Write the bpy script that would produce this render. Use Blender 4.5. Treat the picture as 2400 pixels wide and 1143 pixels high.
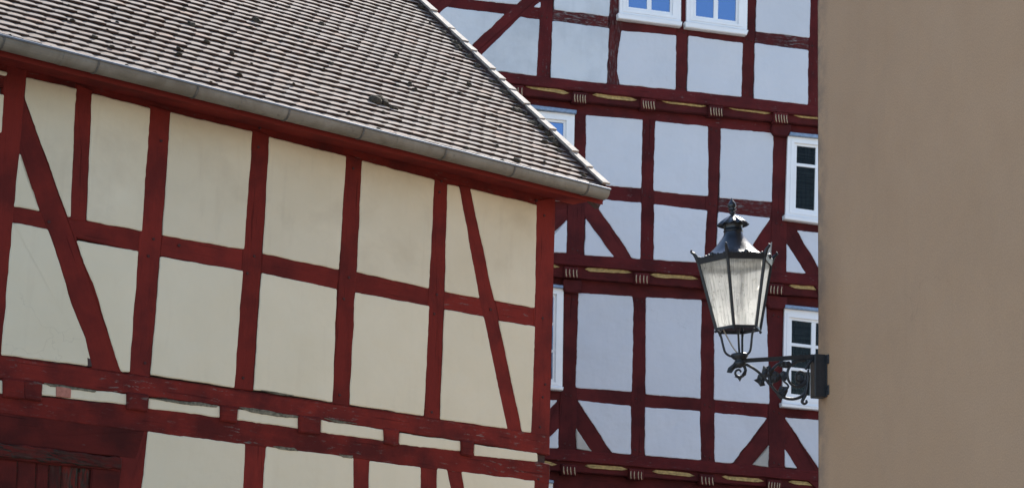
import bpy, bmesh, math, random
from mathutils import Vector, Matrix, noise
random.seed(7)
R = math.radians
sc = bpy.context.scene
for o in list(bpy.data.objects): bpy.data.objects.remove(o)
COL = sc.collection

# ------------------------------------------------------------------ camera
FPX, PITCH, ROLL, AZ1, AZ2 = 4700.0, 0.2243, 0.0333, R(50.5), R(76.4)
CAM = Vector((0, 0, 1.6))
_f = Vector((0, math.cos(PITCH), math.sin(PITCH))); _r = Vector((1, 0, 0)); _u = _r.cross(_f)
c_, s_ = math.cos(ROLL), math.sin(ROLL)
RT = c_*_r + s_*_u; UP = -s_*_r + c_*_u; FW = _f
cd = bpy.data.cameras.new('camera'); cam = bpy.data.objects.new('camera', cd); COL.objects.link(cam)
cd.sensor_width = 36; cd.lens = FPX/2400*36; cd.clip_end = 2000; cd.clip_start = 0.1
cam.matrix_world = Matrix(((RT.x, UP.x, -FW.x, CAM.x), (RT.y, UP.y, -FW.y, CAM.y), (RT.z, UP.z, -FW.z, CAM.z), (0, 0, 0, 1)))
sc.camera = cam
cd.dof.use_dof = True; cd.dof.focus_distance = 15.5; cd.dof.aperture_fstop = 9.0

# ------------------------------------------------------------------ light
SUN_AZ, SUN_EL = R(22), R(45)          # azimuth measured from +Y towards +X
w = bpy.data.worlds.new('World'); sc.world = w; w.use_nodes = True
nt = w.node_tree; bg = nt.nodes['Background']
sky = nt.nodes.new('ShaderNodeTexSky'); sky.sky_type = 'NISHITA'; sky.sun_disc = False
sky.sun_elevation = SUN_EL; sky.sun_rotation = SUN_AZ; sky.air_density = 1.0; sky.dust_density = 0.6; sky.ozone_density = 1.0
nt.links.new(sky.outputs[0], bg.inputs[0]); bg.inputs[1].default_value = 0.15
ld = bpy.data.lights.new('sun', 'SUN'); sun = bpy.data.objects.new('sun', ld); COL.objects.link(sun)
ld.energy = 4.3; ld.angle = R(0.5); ld.color = (1, 0.95, 0.88)
SUNV = Vector((math.sin(SUN_AZ)*math.cos(SUN_EL), math.cos(SUN_AZ)*math.cos(SUN_EL), math.sin(SUN_EL)))
sun.rotation_euler = SUNV.to_track_quat('Z', 'Y').to_euler()
sun.location = (0, 0, 40)
vs = sc.view_settings; vs.view_transform = 'Standard'; vs.look = 'None'; vs.gamma = 1; vs.exposure = 1.06
sc.cycles.max_bounces = 8; sc.cycles.transparent_max_bounces = 12

# ------------------------------------------------------------------ geometry helpers
def ray(px, py):
    return (FW + RT*((px-1200)/FPX) - UP*((py-571.5)/FPX)).normalized()
class Plane:
    """a vertical wall: P0 on the ground, direction d, outward normal n"""
    def __init__(s, P0, az):
        s.d = Vector((math.sin(az), math.cos(az), 0)); s.n = Vector((math.cos(az), -math.sin(az), 0)); s.P = Vector((P0.x, P0.y, 0))
    def uz(s, px, py, off=0.0):
        r = ray(px, py); P = s.P + s.n*off; t = (P-CAM).dot(s.n)/r.dot(s.n); q = CAM + r*t
        return ((q-P).dot(s.d), q.z)
    def w(s, u, z, off=0.0): return s.P + s.d*u + s.n*off + Vector((0, 0, z))
    def shifted(s, off):
        p = Plane.__new__(Plane); p.d, p.n, p.P = s.d, s.n, s.P + s.n*off; return p
def at_depth(px, py, y):
    r = ray(px, py); return CAM + r*(y/r.y)

ROOT = {}
def thing(name, loc, label, cat):
    o = bpy.data.objects.new(name, None); COL.objects.link(o); o.location = loc; o.empty_display_size = .3
    o['label'] = label; o['category'] = cat; ROOT[o.name] = Vector(loc); return o
def rootof(o):
    while o.parent: o = o.parent
    return o
def obj(name, bm, mat, parent=None, smooth=False, label=None):
    if parent is not None:
        off = ROOT[rootof(parent).name]
        bmesh.ops.translate(bm, verts=bm.verts, vec=-off)
    me = bpy.data.meshes.new(name); bm.normal_update(); bm.to_mesh(me); bm.free()
    for m in (mat if isinstance(mat, (list, tuple)) else [mat]): me.materials.append(m)
    if smooth:
        for p in me.polygons: p.use_smooth = True
    o = bpy.data.objects.new(name, me); COL.objects.link(o); o.parent = parent
    if label: o['label'] = label
    return o

def rough_poly(pts, step, amp, rc):
    """subdivide + round the corners + jitter a (u,z) polygon"""
    n = len(pts); out = []
    for i in range(n):
        a = Vector(pts[i-1]); b = Vector(pts[i]); c = Vector(pts[(i+1) % n])
        la, lc = (b-a).length, (c-b).length
        r1 = min(rc, la*.3); r2 = min(rc, lc*.3)
        if rc > 0:
            p, q = b+(a-b).normalized()*r1, b+(c-b).normalized()*r2
            out += [p, (p+q)*.25+b*.5, q]
        else: out.append(b)
    res = []
    m = len(out)
    for i in range(m):
        a, b = out[i], out[(i+1) % m]; L = (b-a).length
        k = max(1, int(L/step)); 
        for j in range(k):
            p = a.lerp(b, j/k)
            if amp:
                v = Vector((p.x*5.5, p.y*5.5, 3.1)); v2 = Vector((p.x*21, p.y*21, 9.7))
                dx = noise.noise(v)*amp + noise.noise(v2)*amp*.45
                dy = noise.noise(v+Vector((40, 7, 0)))*amp + noise.noise(v2+Vector((11, 57, 0)))*amp*.45
                v3 = Vector((p.x*48, p.y*48, 1.7)); dx += max(0, noise.noise(v3))**2*amp*1.3; dy -= max(0, noise.noise(v3+Vector((3, 3, 3))))**2*amp*1.3
                p = p + Vector((dx, dy))
            res.append(p)
    return res

def area2(p):
    return sum(p[i-1][0]*p[i][1]-p[i][0]*p[i-1][1] for i in range(len(p)))
def slab_bm(pl, pts, front, back, step=.06, amp=.005, rc=.012, bev=.007, bevd=.006, bm=None, uvaxis=None, fulluv=None):
    """pts in (u,z) of the plane; makes a thick slab with a softened rim"""
    bm = bm or bmesh.new(); uvl = bm.loops.layers.uv.verify()
    if area2(pts) < 0: pts = pts[::-1]
    P = rough_poly(pts, step, amp, rc)
    n = len(P); ins = []
    for i in range(n):
        t = (P[(i+1) % n]-P[i-1]); t = t.normalized() if t.length > 1e-9 else Vector((1, 0))
        ins.append(P[i]+Vector((-t.y, t.x))*bev)
    V = lambda q, off: bm.verts.new(pl.w(q.x, q.y, off))
    A = [V(q, front) for q in ins]; B = [V(q, front-bevd) for q in P]; C = [V(q, back) for q in P]
    loc = {}
    for q, v in list(zip(ins, A))+list(zip(P, B))+list(zip(P, C)): loc[v] = q
    if uvaxis is None: ax = Vector((1, 0))
    else: ax = Vector(uvaxis).normalized()
    ay = Vector((-ax.y, ax.x)); so = random.uniform(0, 50) if uvaxis is not None else 0
    F = [bm.faces.new(A)]
    for i in range(n):
        j = (i+1) % n
        F.append(bm.faces.new((B[i], B[j], A[j], A[i]))); F.append(bm.faces.new((C[i], C[j], B[j], B[i])))
    F.append(bm.faces.new(C[::-1]))
    for f in F:
        for l in f.loops:
            q = loc[l.vert]; l[uvl].uv = (q.dot(ax)+so, q.dot(ay)+so*.37)
    return bm
def slab(name, pl, px, mat, parent, front, back, axis=None, label=None, **k):
    pts = [Vector(pl.uz(x, y, front)) for x, y in px]
    ax = None
    if axis == 'long':
        # longest edge pair gives the grain
        best = max(range(len(pts)), key=lambda i: (pts[i]-pts[i-1]).length); ax = pts[best]-pts[best-1]
    return obj(name, slab_bm(pl, pts, front, back, uvaxis=ax, **k), mat, parent, label=label)
def ring_bm(pl, outer, inner, front, back, bm=None):
    bm = bm or bmesh.new()
    def mk(p, off): return [bm.verts.new(pl.w(u, z, off)) for u, z in p]
    Of, If, Ob, Ib = mk(outer, front), mk(inner, front), mk(outer, back), mk(inner, back); n = 4
    for i in range(n):
        j = (i+1) % n
        bm.faces.new((Of[i], Of[j], If[j], If[i])); bm.faces.new((If[i], If[j], Ib[j], Ib[i]))
        bm.faces.new((Ob[i], Ob[j], Of[j], Of[i])); bm.faces.new((Ib[i], Ib[j], Ob[j], Ob[i]))
    bmesh.ops.recalc_face_normals(bm, faces=bm.faces); return bm
def box_bm(pl, u0, u1, z0, z1, o0, o1, bm=None, bev=0):
    bm = bm or bmesh.new()
    v = [bm.verts.new(pl.w(u, z, o)) for u in (u0, u1) for z in (z0, z1) for o in (o0, o1)]
    fs = [bm.faces.new([v[i] for i in q]) for q in ((0,1,3,2),(4,6,7,5),(0,4,5,1),(2,3,7,6),(0,2,6,4),(1,5,7,3))]
    bmesh.ops.recalc_face_normals(bm, faces=fs)
    if bev:
        es = list({e for f in fs for e in f.edges}); bmesh.ops.bevel(bm, geom=es, offset=bev, segments=1, affect='EDGES')
    return bm
def tube_bm(path, rad, seg=8, bm=None, caps=True):
    bm = bm or bmesh.new(); n = len(path)
    rr = rad if isinstance(rad, (list, tuple)) else [rad]*n
    prev = None; rings = []
    for i, p in enumerate(path):
        t = (path[min(i+1, n-1)]-path[max(i-1, 0)]).normalized()
        if prev is None:
            a = t.orthogonal().normalized()
        else:
            a = (prev-t*prev.dot(t)).normalized()
        b = t.cross(a); prev = a
        rings.append([bm.verts.new(p+(a*math.cos(k*2*math.pi/seg)+b*math.sin(k*2*math.pi/seg))*rr[i]) for k in range(seg)])
    for i in range(n-1):
        for k in range(seg):
            l = (k+1) % seg; bm.faces.new((rings[i][k], rings[i][l], rings[i+1][l], rings[i+1][k]))
    if caps: bm.faces.new(rings[0][::-1]); bm.faces.new(rings[-1])
    return bm
def smooth_path(pts, k=6):
    out = []; n = len(pts)
    for i in range(n-1):
        p0, p1, p2, p3 = pts[max(i-1, 0)], pts[i], pts[i+1], pts[min(i+2, n-1)]
        for j in range(k):
            t = j/k
            out.append(.5*((2*p1)+(p2-p0)*t+(2*p0-5*p1+4*p2-p3)*t*t+(3*p1-p0-3*p2+p3)*t**3))
    out.append(pts[-1]); return out

# ------------------------------------------------------------------ materials
def mat(name):
    m = bpy.data.materials.new(name); m.use_nodes = True; nt = m.node_tree; b = nt.nodes['Principled BSDF']; return m, nt, b
def N(nt, t, **k):
    n = nt.nodes.new(t)
    for a, v in k.items():
        if a[0] == '_': n.inputs[a[1:].replace('_', ' ')].default_value = v
        else: setattr(n, a, v)
    return n
def ramp(nt, src, stops, interp='LINEAR'):
    r = nt.nodes.new('ShaderNodeValToRGB'); r.color_ramp.interpolation = interp
    while len(r.color_ramp.elements) < len(stops): r.color_ramp.elements.new(.5)
    for e, (p, c) in zip(r.color_ramp.elements, stops):
        e.position = p; e.color = (*c, 1) if isinstance(c, tuple) else (c, c, c, 1)
    nt.links.new(src, r.inputs[0]); return r.outputs[0]
def tone(nt, col, lo, hi):
    oi = nt.nodes.new('ShaderNodeObjectInfo'); return mixc(nt, 1.0, col, ramp(nt, oi.outputs['Random'], [(0.0, lo), (1.0, hi)]), 'MULTIPLY')
def mixc(nt, fac, a, b, bt='MIX'):
    m = nt.nodes.new('ShaderNodeMix'); m.data_type = 'RGBA'; m.blend_type = bt
    for s, v in ((m.inputs[0], fac), (m.inputs[6], a), (m.inputs[7], b)):
        if hasattr(v, 'links'): nt.links.new(v, s)
        else: s.default_value = v if not isinstance(v, tuple) else (*v, 1)
    return m.outputs[2]
def coords(nt, uv=True, scale=(1, 1, 1)):
    tc = nt.nodes.new('ShaderNodeTexCoord'); mp = nt.nodes.new('ShaderNodeMapping'); mp.inputs['Scale'].default_value = scale
    nt.links.new(tc.outputs['UV' if uv else 'Object'], mp.inputs[0]); return mp.outputs[0]
def noi(nt, co, scale, detail=5, rough=.55, dist=0):
    n = N(nt, 'ShaderNodeTexNoise', _Scale=scale, _Detail=detail, _Roughness=rough, _Distortion=dist)
    nt.links.new(co, n.inputs['Vector']); return n.outputs[0]
def bump(nt, b, h, strength, dist):
    n = N(nt, 'ShaderNodeBump', _Strength=strength, _Distance=dist); nt.links.new(h, n.inputs['Height']); nt.links.new(n.outputs[0], b.inputs['Normal'])

def plaster(name, c1, c2, stain, stain_amt=.5, grime=(.62, .72), uv=True, bmp=.3, grain=90, detail=.0):
    m, nt, b = mat(name); co = coords(nt, uv); co2 = coords(nt, uv, (6, .7, 1))
    base = mixc(nt, ramp(nt, noi(nt, co, 1.3, 6), [(.3, 0.0), (.7, 1.0)]), c1, c2)
    st = ramp(nt, noi(nt, co, 1.1, 8, .62, .3), [(grime[0], 0.0), (grime[1]+.1, stain_amt)])
    base = mixc(nt, st, base, stain)
    drip = ramp(nt, noi(nt, co2, 1.6, 7, .6), [(.55, 0.0), (.85, stain_amt*.55)])
    base = mixc(nt, drip, base, stain)
    speck = ramp(nt, noi(nt, co, 14, 3, .5), [(.77, 0.0), (.80, .25)])
    base = mixc(nt, speck, base, tuple(x*.6 for x in c1))
    # hairline cracks, few of them
    vo = N(nt, 'ShaderNodeTexVoronoi', feature='DISTANCE_TO_EDGE', _Scale=.9); 
    wob = N(nt, 'ShaderNodeTexNoise', _Scale=3.0, _Detail=6.0); nt.links.new(co, wob.inputs['Vector'])
    ad = N(nt, 'ShaderNodeVectorMath', operation='ADD'); sc_ = N(nt, 'ShaderNodeVectorMath', operation='SCALE'); sc_.inputs['Scale'].default_value = .5
    nt.links.new(wob.outputs['Color'], sc_.inputs[0]); nt.links.new(co, ad.inputs[0]); nt.links.new(sc_.outputs[0], ad.inputs[1]); nt.links.new(ad.outputs[0], vo.inputs['Vector'])
    cr = ramp(nt, vo.outputs['Distance'], [(0.0, .22), (.004, 0.0)])
    gate = ramp(nt, noi(nt, co, .8, 2), [(.60, 0.0), (.66, 1.0)])
    mm = N(nt, 'ShaderNodeMath', operation='MULTIPLY'); nt.links.new(cr, mm.inputs[0]); nt.links.new(gate, mm.inputs[1])
    base = mixc(nt, mm.outputs[0], base, tuple(x*.45 for x in c1))
    if name != 'beige_render': base = tone(nt, base, .93, 1.0)
    nt.links.new(base, b.inputs['Base Color']); b.inputs['Roughness'].default_value = .92; b.inputs['Specular IOR Level'].default_value = .2
    h = mixc(nt, .5, noi(nt, co, grain, 4, .6), noi(nt, co, 4, 4)); bump(nt, b, h, bmp, .012)
    bb = N(nt, 'ShaderNodeBump', _Strength=.6, _Distance=.05); nt.links.new(noi(nt, co, 2.4, 3, .5), bb.inputs['Height']); nt.links.new(bb.outputs[0], b.inputs['Normal'].links[0].from_node.inputs['Normal'])
    if detail:
        fine = ramp(nt, noi(nt, co, grain*.6, 5, .75), [(.34, tuple(1-detail for _ in range(3))), (.62, (1, 1, 1))]); nt.links.new(mixc(nt, 1.0, base, fine, 'MULTIPLY'), b.inputs['Base Color'])
    return m
M_CREAM = plaster('cream_plaster', (.63, .59, .44), (.675, .635, .485), (.45, .39, .29), .35)
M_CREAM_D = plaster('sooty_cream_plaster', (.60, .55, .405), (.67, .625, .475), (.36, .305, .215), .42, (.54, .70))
M_WHITE = plaster('white_plaster', (.585, .615, .67), (.62, .645, .695), (.50, .535, .58), .40, (.5, .75))
M_WHITE_D = plaster('stained_white_plaster', (.575, .615, .66), (.63, .665, .70), (.36, .395, .43), .6, (.46, .62))
M_GREYP = plaster('bare_grey_plaster', (.36, .35, .32), (.44, .43, .40), (.24, .22, .2), .6, (.45, .6))
M_BEIGE = plaster('beige_render', (.54, .350, .212), (.57, .372, .228), (.43, .285, .18), .30, (.48, .74), True, 1.0, 170, .20)

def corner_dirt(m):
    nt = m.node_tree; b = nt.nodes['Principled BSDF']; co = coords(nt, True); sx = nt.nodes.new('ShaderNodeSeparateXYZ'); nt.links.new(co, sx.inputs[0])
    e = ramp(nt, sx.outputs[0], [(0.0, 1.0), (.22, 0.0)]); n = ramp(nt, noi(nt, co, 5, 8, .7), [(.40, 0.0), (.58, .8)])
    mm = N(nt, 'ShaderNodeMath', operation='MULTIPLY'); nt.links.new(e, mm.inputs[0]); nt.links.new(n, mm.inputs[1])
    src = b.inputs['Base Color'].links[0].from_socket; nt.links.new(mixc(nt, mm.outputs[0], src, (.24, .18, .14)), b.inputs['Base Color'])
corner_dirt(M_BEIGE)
def timber(name, c1, c2, c3, wear, wearc=(.20, .17, .155), wlo=.66):
    m, nt, b = mat(name); co = coords(nt, True, (1.0, 6, 1)); co1 = coords(nt, True)
    g = noi(nt, co, 3.2, 8, .68, .4); g2 = noi(nt, co1, 2.2, 6, .6)
    base = mixc(nt, ramp(nt, g, [(.22, 0.0), (.72, 1.0)]), mixc(nt, .55, c1, c2), c1)
    base = mixc(nt, ramp(nt, g2, [(.42, 0.0), (.62, .85)]), base, c3)
    crack = ramp(nt, noi(nt, coords(nt, True, (.7, 16, 1)), 2.1, 5, .5), [(.30, .5), (.36, 0.0)])
    base = mixc(nt, crack, base, tuple(x*.18 for x in c2))
    w1 = noi(nt, coords(nt, True, (2.2, 11, 1)), 3.5, 9, .75, .3)
    w2 = ramp(nt, noi(nt, co1, 1.7, 4), [(.45-wear*.2, 0.0), (.68-wear*.25, 1.0)])
    ws = ramp(nt, w1, [(wlo-wear*.3, 0.0), (wlo+.04-wear*.3, 1.0)])
    mm = N(nt, 'ShaderNodeMath', operation='MULTIPLY'); nt.links.new(w2, mm.inputs[0]); nt.links.new(ws, mm.inputs[1])
    wc = mixc(nt, ramp(nt, noi(nt, co, 9, 4), [(.4, 0.0), (.6, 1.0)]), wearc, tuple(x*.35 for x in wearc))
    base = mixc(nt, mm.outputs[0], base, wc)
    base = tone(nt, base, .78, 1.0)
    nt.links.new(base, b.inputs['Base Color']); b.inputs['Roughness'].default_value = .85; b.inputs['Specular IOR Level'].default_value = .12
    h = mixc(nt, .35, g, w1); bump(nt, b, h, .55, .012); return m
M_RED = timber('red_timber', (.190, .024, .018), (.125, .018, .014), (.098, .016, .014), .0, wlo=.80)
M_REDW = timber('worn_red_timber', (.19, .023, .017), (.10, .015, .012), (.07, .013, .012), .27)
M_REDB = timber('bare_red_timber', (.14, .022, .017), (.07, .014, .012), (.05, .013, .012), .62, (.05, .045, .036))
M_REDK = timber('dark_red_timber', (.110, .016, .013), (.062, .012, .010), (.045, .010, .009), .10)  # darker red for the lintel, door frame and some door planks
M_FAR = timber('far_red_timber', (.108, .019, .019), (.078, .014, .015), (.058, .013, .014), .0, wlo=.80)
M_FARW = timber('far_worn_timber', (.115, .017, .018), (.075, .013, .014), (.06, .012, .013), .20, (.22, .20, .20))
M_FARB = timber('far_bare_timber', (.10, .02, .02), (.06, .014, .015), (.05, .013, .014), .46, (.21, .195, .195))

def simple(name, c, rough=.6, metal=0, var=.12, scale=12, bmp=.15, spec=.5, stretch=(1, 1, 1)):
    m, nt, b = mat(name); co = coords(nt, False, stretch)
    n = ramp(nt, noi(nt, co, scale, 6), [(.3, 0.0), (.7, 1.0)])
    nt.links.new(mixc(nt, n, tuple(x*(1-var) for x in c), tuple(min(1, x*(1+var)) for x in c)), b.inputs['Base Color'])
    b.inputs['Roughness'].default_value = rough; b.inputs['Metallic'].default_value = metal; b.inputs['Specular IOR Level'].default_value = spec
    if bmp: bump(nt, b, noi(nt, co, scale*4, 4), bmp, .004)
    return m
M_WINW = simple('white_window_paint', (.80, .81, .82), .35, 0, .03, 5, .05)
M_LEAD = simple('blue_grey_lead_cap', (.20, .27, .38), .45, .3, .25, 20)
M_YEL = simple('ochre_paint', (.40, .285, .115), .8, 0, .4, 25, .3)
M_RIB = simple('cream_carving_paint', (.42, .32, .21), .8, 0, .2, 30, .3)
M_BRICK = simple('pink_brick', (.36, .15, .11), .9, 0, .2, 40, .5)
M_IRON = simple('black_iron', (.016, .018, .022), .42, 0, .3, 40, .35, .5)
M_IRON2 = simple('slate_painted_iron', (.018, .021, .027), .28, 0, .25, 30, .2, .6)
M_CABLE = simple('pale_cable', (.36, .31, .25), .6)
M_PEG = simple('dark_peg', (.045, .012, .011), .9)
M_CORE = simple('dark_core', (.05, .03, .028), .95)
M_MOSS = simple('moss', (.062, .052, .038), .95, 0, .5, 60, .8, .1)
M_ROOM = simple('dim_room', (.03, .03, .032), .9)
M_CURT = simple('striped_blind', (.045, .045, .045), .9, 0, .75, 3, .2, .2, (1, 1, 14))

def zinc():
    m, nt, b = mat('weathered_zinc'); co = coords(nt, False)
    n1 = ramp(nt, noi(nt, co, 3.5, 8, .65, .5), [(.35, 0.0), (.68, 1.0)])
    base = mixc(nt, n1, (.21, .20, .168), (.125, .11, .082))
    n2 = ramp(nt, noi(nt, co, 9, 6, .7, .8), [(.60, 0.0), (.72, .75)])
    base = mixc(nt, n2, base, (.065, .062, .055))
    nt.links.new(base, b.inputs['Base Color']); b.inputs['Metallic'].default_value = .15; b.inputs['Roughness'].default_value = .5
    bump(nt, b, noi(nt, co, 7, 4), .15, .01); return m
M_ZINC = zinc()
M_STRAP = simple('dark_zinc_strap', (.10, .098, .09), .6, .2, .3, 20)
M_BEAD = simple('clean_zinc_bead', (.13, .155, .19), .6, .2, .15, 15)
def tiles():
    m, nt, b = mat('clay_roof_tiles'); co = coords(nt, False); g = nt.nodes.new('ShaderNodeNewGeometry')
    base = ramp(nt, g.outputs['Random Per Island'], [(0, (.17, .128, .096)), (.2, (.205, .157, .12)), (.55, (.23, .18, .14)), (.85, (.255, .203, .16)), (1, (.27, .175, .12))])
    n1 = ramp(nt, noi(nt, co, 11, 7, .65), [(.42, 0.0), (.66, .75)]); base = mixc(nt, n1, base, (.18, .16, .148))
    n2 = ramp(nt, noi(nt, co, 26, 6, .7), [(.62, 0.0), (.70, .55)]); base = mixc(nt, n2, base, (.38, .34, .30))
    n4 = ramp(nt, noi(nt, co, 17, 5, .6), [(.55, 0.0), (.66, .6)]); base = mixc(nt, n4, base, (.33, .215, .155))
    n3 = ramp(nt, noi(nt, co, 1.2, 5, .6), [(.45, 0.0), (.75, .3)]); base = mixc(nt, n3, base, (.20, .175, .15))
    nt.links.new(base, b.inputs['Base Color']); b.inputs['Roughness'].default_value = .85; b.inputs['Specular IOR Level'].default_value = .3
    bump(nt, b, noi(nt, co, 60, 5, .7), .6, .006); return m
M_TILE = tiles()
M_BUTT = simple('shade_dark_tile_edge', (.070, .044, .034), .95, 0, .5, 25, .4, .1)  # shadow band between tile courses, painted into the colour of the butts
M_VERGE = simple('pale_verge_slates', (.31, .268, .225), .8, 0, .35, 14, .5, .4)
def glass_win(name, tint, ior, metal=0):
    m, nt, b = mat(name); b.inputs['Base Color'].default_value = (*tint, 1); b.inputs['Roughness'].default_value = .02
    b.inputs['IOR'].default_value = ior; b.inputs['Metallic'].default_value = metal
    co = coords(nt, False); bump(nt, b, noi(nt, co, 1.8, 2), .05, .01); return m
M_GLASS = glass_win('sky_tinted_glass', (.14, .24, .43), 1.5, .75)  # blue of the reflected sky put into the pane colour
def glass_clear():
    m, nt, b = mat('clear_pane'); out = nt.nodes['Material Output']; tr = N(nt, 'ShaderNodeBsdfTransparent'); gl = N(nt, 'ShaderNodeBsdfGlossy', _Roughness=.03)
    fr = N(nt, 'ShaderNodeFresnel', _IOR=1.22); mx = nt.nodes.new('ShaderNodeMixShader'); tr.inputs[0].default_value = (.75, .8, .8, 1)
    nt.links.new(fr.outputs[0], mx.inputs[0]); nt.links.new(tr.outputs[0], mx.inputs[1]); nt.links.new(gl.outputs[0], mx.inputs[2]); nt.links.new(mx.outputs[0], out.inputs[0]); return m
M_CLEAR = glass_clear()
def glass_lamp():
    m, nt, b = mat('ribbed_dirty_lamp_glass'); out = nt.nodes['Material Output']; co = coords(nt, True)
    tl = nt.nodes.new('ShaderNodeBsdfTranslucent'); df = nt.nodes.new('ShaderNodeBsdfDiffuse'); tr = nt.nodes.new('ShaderNodeBsdfTransparent'); gl = N(nt, 'ShaderNodeBsdfGlossy', _Roughness=.25)
    rib = noi(nt, coords(nt, True, (95, 5, 1)), 1.0, 3, .6, .6); dirt = noi(nt, co, 22, 8, .75)
    big = noi(nt, co, 7, 3, .6)
    d = ramp(nt, dirt, [(.36, (.45, .44, .40)), (.46, (.96, .96, .93)), (1, (.99, .99, .97))])
    r = ramp(nt, rib, [(.36, (.40, .40, .38)), (.50, (1, 1, .98))])
    colr = mixc(nt, 1.0, d, r, 'MULTIPLY')
    spots = ramp(nt, noi(nt, co, 30, 3, .5), [(.66, 0.0), (.70, .85)]); colr = mixc(nt, spots, colr, (.22, .19, .17))
    nt.links.new(colr, tl.inputs[0]); nt.links.new(colr, df.inputs[0]); tr.inputs[0].default_value = (.97, .97, .96, 1)
    rf = N(nt, 'ShaderNodeBsdfRefraction', _Roughness=.55, _IOR=1.14); rf.inputs[0].default_value = (.98, .98, .97, 1)
    def ms(f, x, y):
        m_ = nt.nodes.new('ShaderNodeMixShader'); m_.inputs[0].default_value = f; nt.links.new(x.outputs[0], m_.inputs[1]); nt.links.new(y.outputs[0], m_.inputs[2]); return m_
    m3 = ms(.04, ms(.16, ms(.34, ms(.04, tl, df), rf), tr), gl)
    bp = N(nt, 'ShaderNodeBump', _Strength=.7, _Distance=.003); nt.links.new(rib, bp.inputs['Height'])
    for q in (tl, df, gl, rf): nt.links.new(bp.outputs[0], q.inputs['Normal'])
    nt.links.new(m3.outputs[0], out.inputs[0]); return m
M_LAMP = glass_lamp()
def ground_mat():
    m, nt, b = mat('cobble_paving'); co = coords(nt, False); v = N(nt, 'ShaderNodeTexVoronoi', _Scale=7.0); nt.links.new(co, v.inputs['Vector'])
    base = mixc(nt, ramp(nt, noi(nt, co, .6, 6), [(.3, 0.0), (.7, 1.0)]), (.26, .235, .205), (.34, .31, .27))
    base = mixc(nt, ramp(nt, v.outputs['Distance'], [(.0, 0.0), (.09, .25)]), base, (.2, .18, .16))
    nt.links.new(base, b.inputs['Base Color']); b.inputs['Roughness'].default_value = .9; return m

# ------------------------------------------------------------------ ground
bm = bmesh.new(); S = 600
for x, y in ((-S, -S), (S, -S), (S, S), (-S, S)): bm.verts.new((x, y, 0))
bm.faces.new(bm.verts); g = obj('ground', bm, ground_mat()); g['kind'] = 'structure'

# ------------------------------------------------------------------ the barn (left)
BP = Plane(at_depth(1303, 460, 19.0), AZ1)
barn = thing('timber_framed_barn', BP.w(0, 0, 0), 'barn with cream plaster panels in red timber framing, mossy clay tile roof and zinc gutter', 'barn')
CORE_T = -0.045
bl = BP.uz(-150, 500)[0]-2.0          # left end of the barn in u
zt = BP.uz(1303, 440)[1]               # top of the wall at the corner
obj('wall_core', box_bm(BP, bl, -0.01, 0, zt+.02, -9.0, CORE_T), M_CORE, barn)
LV = {'n': 0}
def tb(name, pl, px, m, parent, lv, thick=.10, **k):
    LV['n'] = (LV['n']+1) % 9
    k.setdefault('amp', .006); k.setdefault('rc', .006); k.setdefault('bev', .008); k.setdefault('bevd', .008)
    return slab(name, pl, px, m, parent, lv+LV['n']*.0004, lv-thick, axis='long', **k)
# panels (traced outlines, unprojected on the wall plane)
BPAN = [
 ([(-40,155),(17,169),(17,178),(-40,164)], 0), ([(-40,212),(10,222),(4,310),(-40,325)], 0),
 ([(62,181),(179,207),(166,508),(159,507),(59,230)], 1), ([(46,359),(94,494),(33,483)], 0),
 ([(216,219),(353,253),(333,541),(204,516)], 1), ([(400,263),(592,308),(573,584),(382,551)], 1),
 ([(632,321),(812,366),(795,631),(617,594)], 1), ([(849,376),(1019,421),(1006,675),(837,637)], 1),
 ([(1049,431),(1077,437),(1124,698),(1043,683)], 1), ([(1103,442),(1259,480),(1254,721),(1159,703)], 1),
 ([(30,520),(113,537),(125,570),(172,722),(200,790),(216,858),(3,831)], 0),
 ([(180,563),(325,589),(304,871),(284,869),(258,790),(220,665),(200,620)], 0),
 ([(377,601),(570,634),(550,907),(354,877)], 0), ([(614,639),(790,677),(780,941),(595,912)], 0),
 ([(833,684),(1007,717),(994,974),(820,947)], 0), ([(1042,724),(1134,741),(1190,1004),(1032,981)], 0),
 ([(1169,750),(1254,765),(1246,1012),(1225,1011)], 0),
 ([(-40,885),(11,891),(10,921),(-40,917)], 0), ([(99,899),(300,923),(299,947),(95,925)], 0),
 ([(349,932),(519,951),(519,977),(347,956)], 0), ([(558,958),(706,978),(702,1003),(556,983)], 0),
 ([(753,984),(903,1006),(903,1032),(753,1012)], 0), ([(937,1014),(1084,1033),(1084,1056),(936,1041)], 0),
 ([(1112,1040),(1259,1061),(1261,1081),(1111,1067)], 0),
 ([(347,1010),(575,1040),(566,1260),(322,1260)], 0), ([(624,1044),(829,1071),(826,1260),(608,1260)], 0),
 ([(867,1079),(987,1094),(986,1260),(862,1260)], 0), ([(1025,1095),(1048,1099),(1083,1260),(1024,1260)], 0),
 ([(1083,1104),(1254,1125),(1250,1260),(1110,1260)], 0)]
for px, k in BPAN:
    slab('plaster_panel', BP, px, M_CREAM_D if k else M_CREAM, barn, .012, -.03, step=.035, amp=.0065, rc=.012, bev=.009, bevd=.005)
slab('brick', BP, [(132,903),(168,908),(167,932),(132,929)], M_BRICK, barn, .020, -.03, amp=.003)
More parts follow.
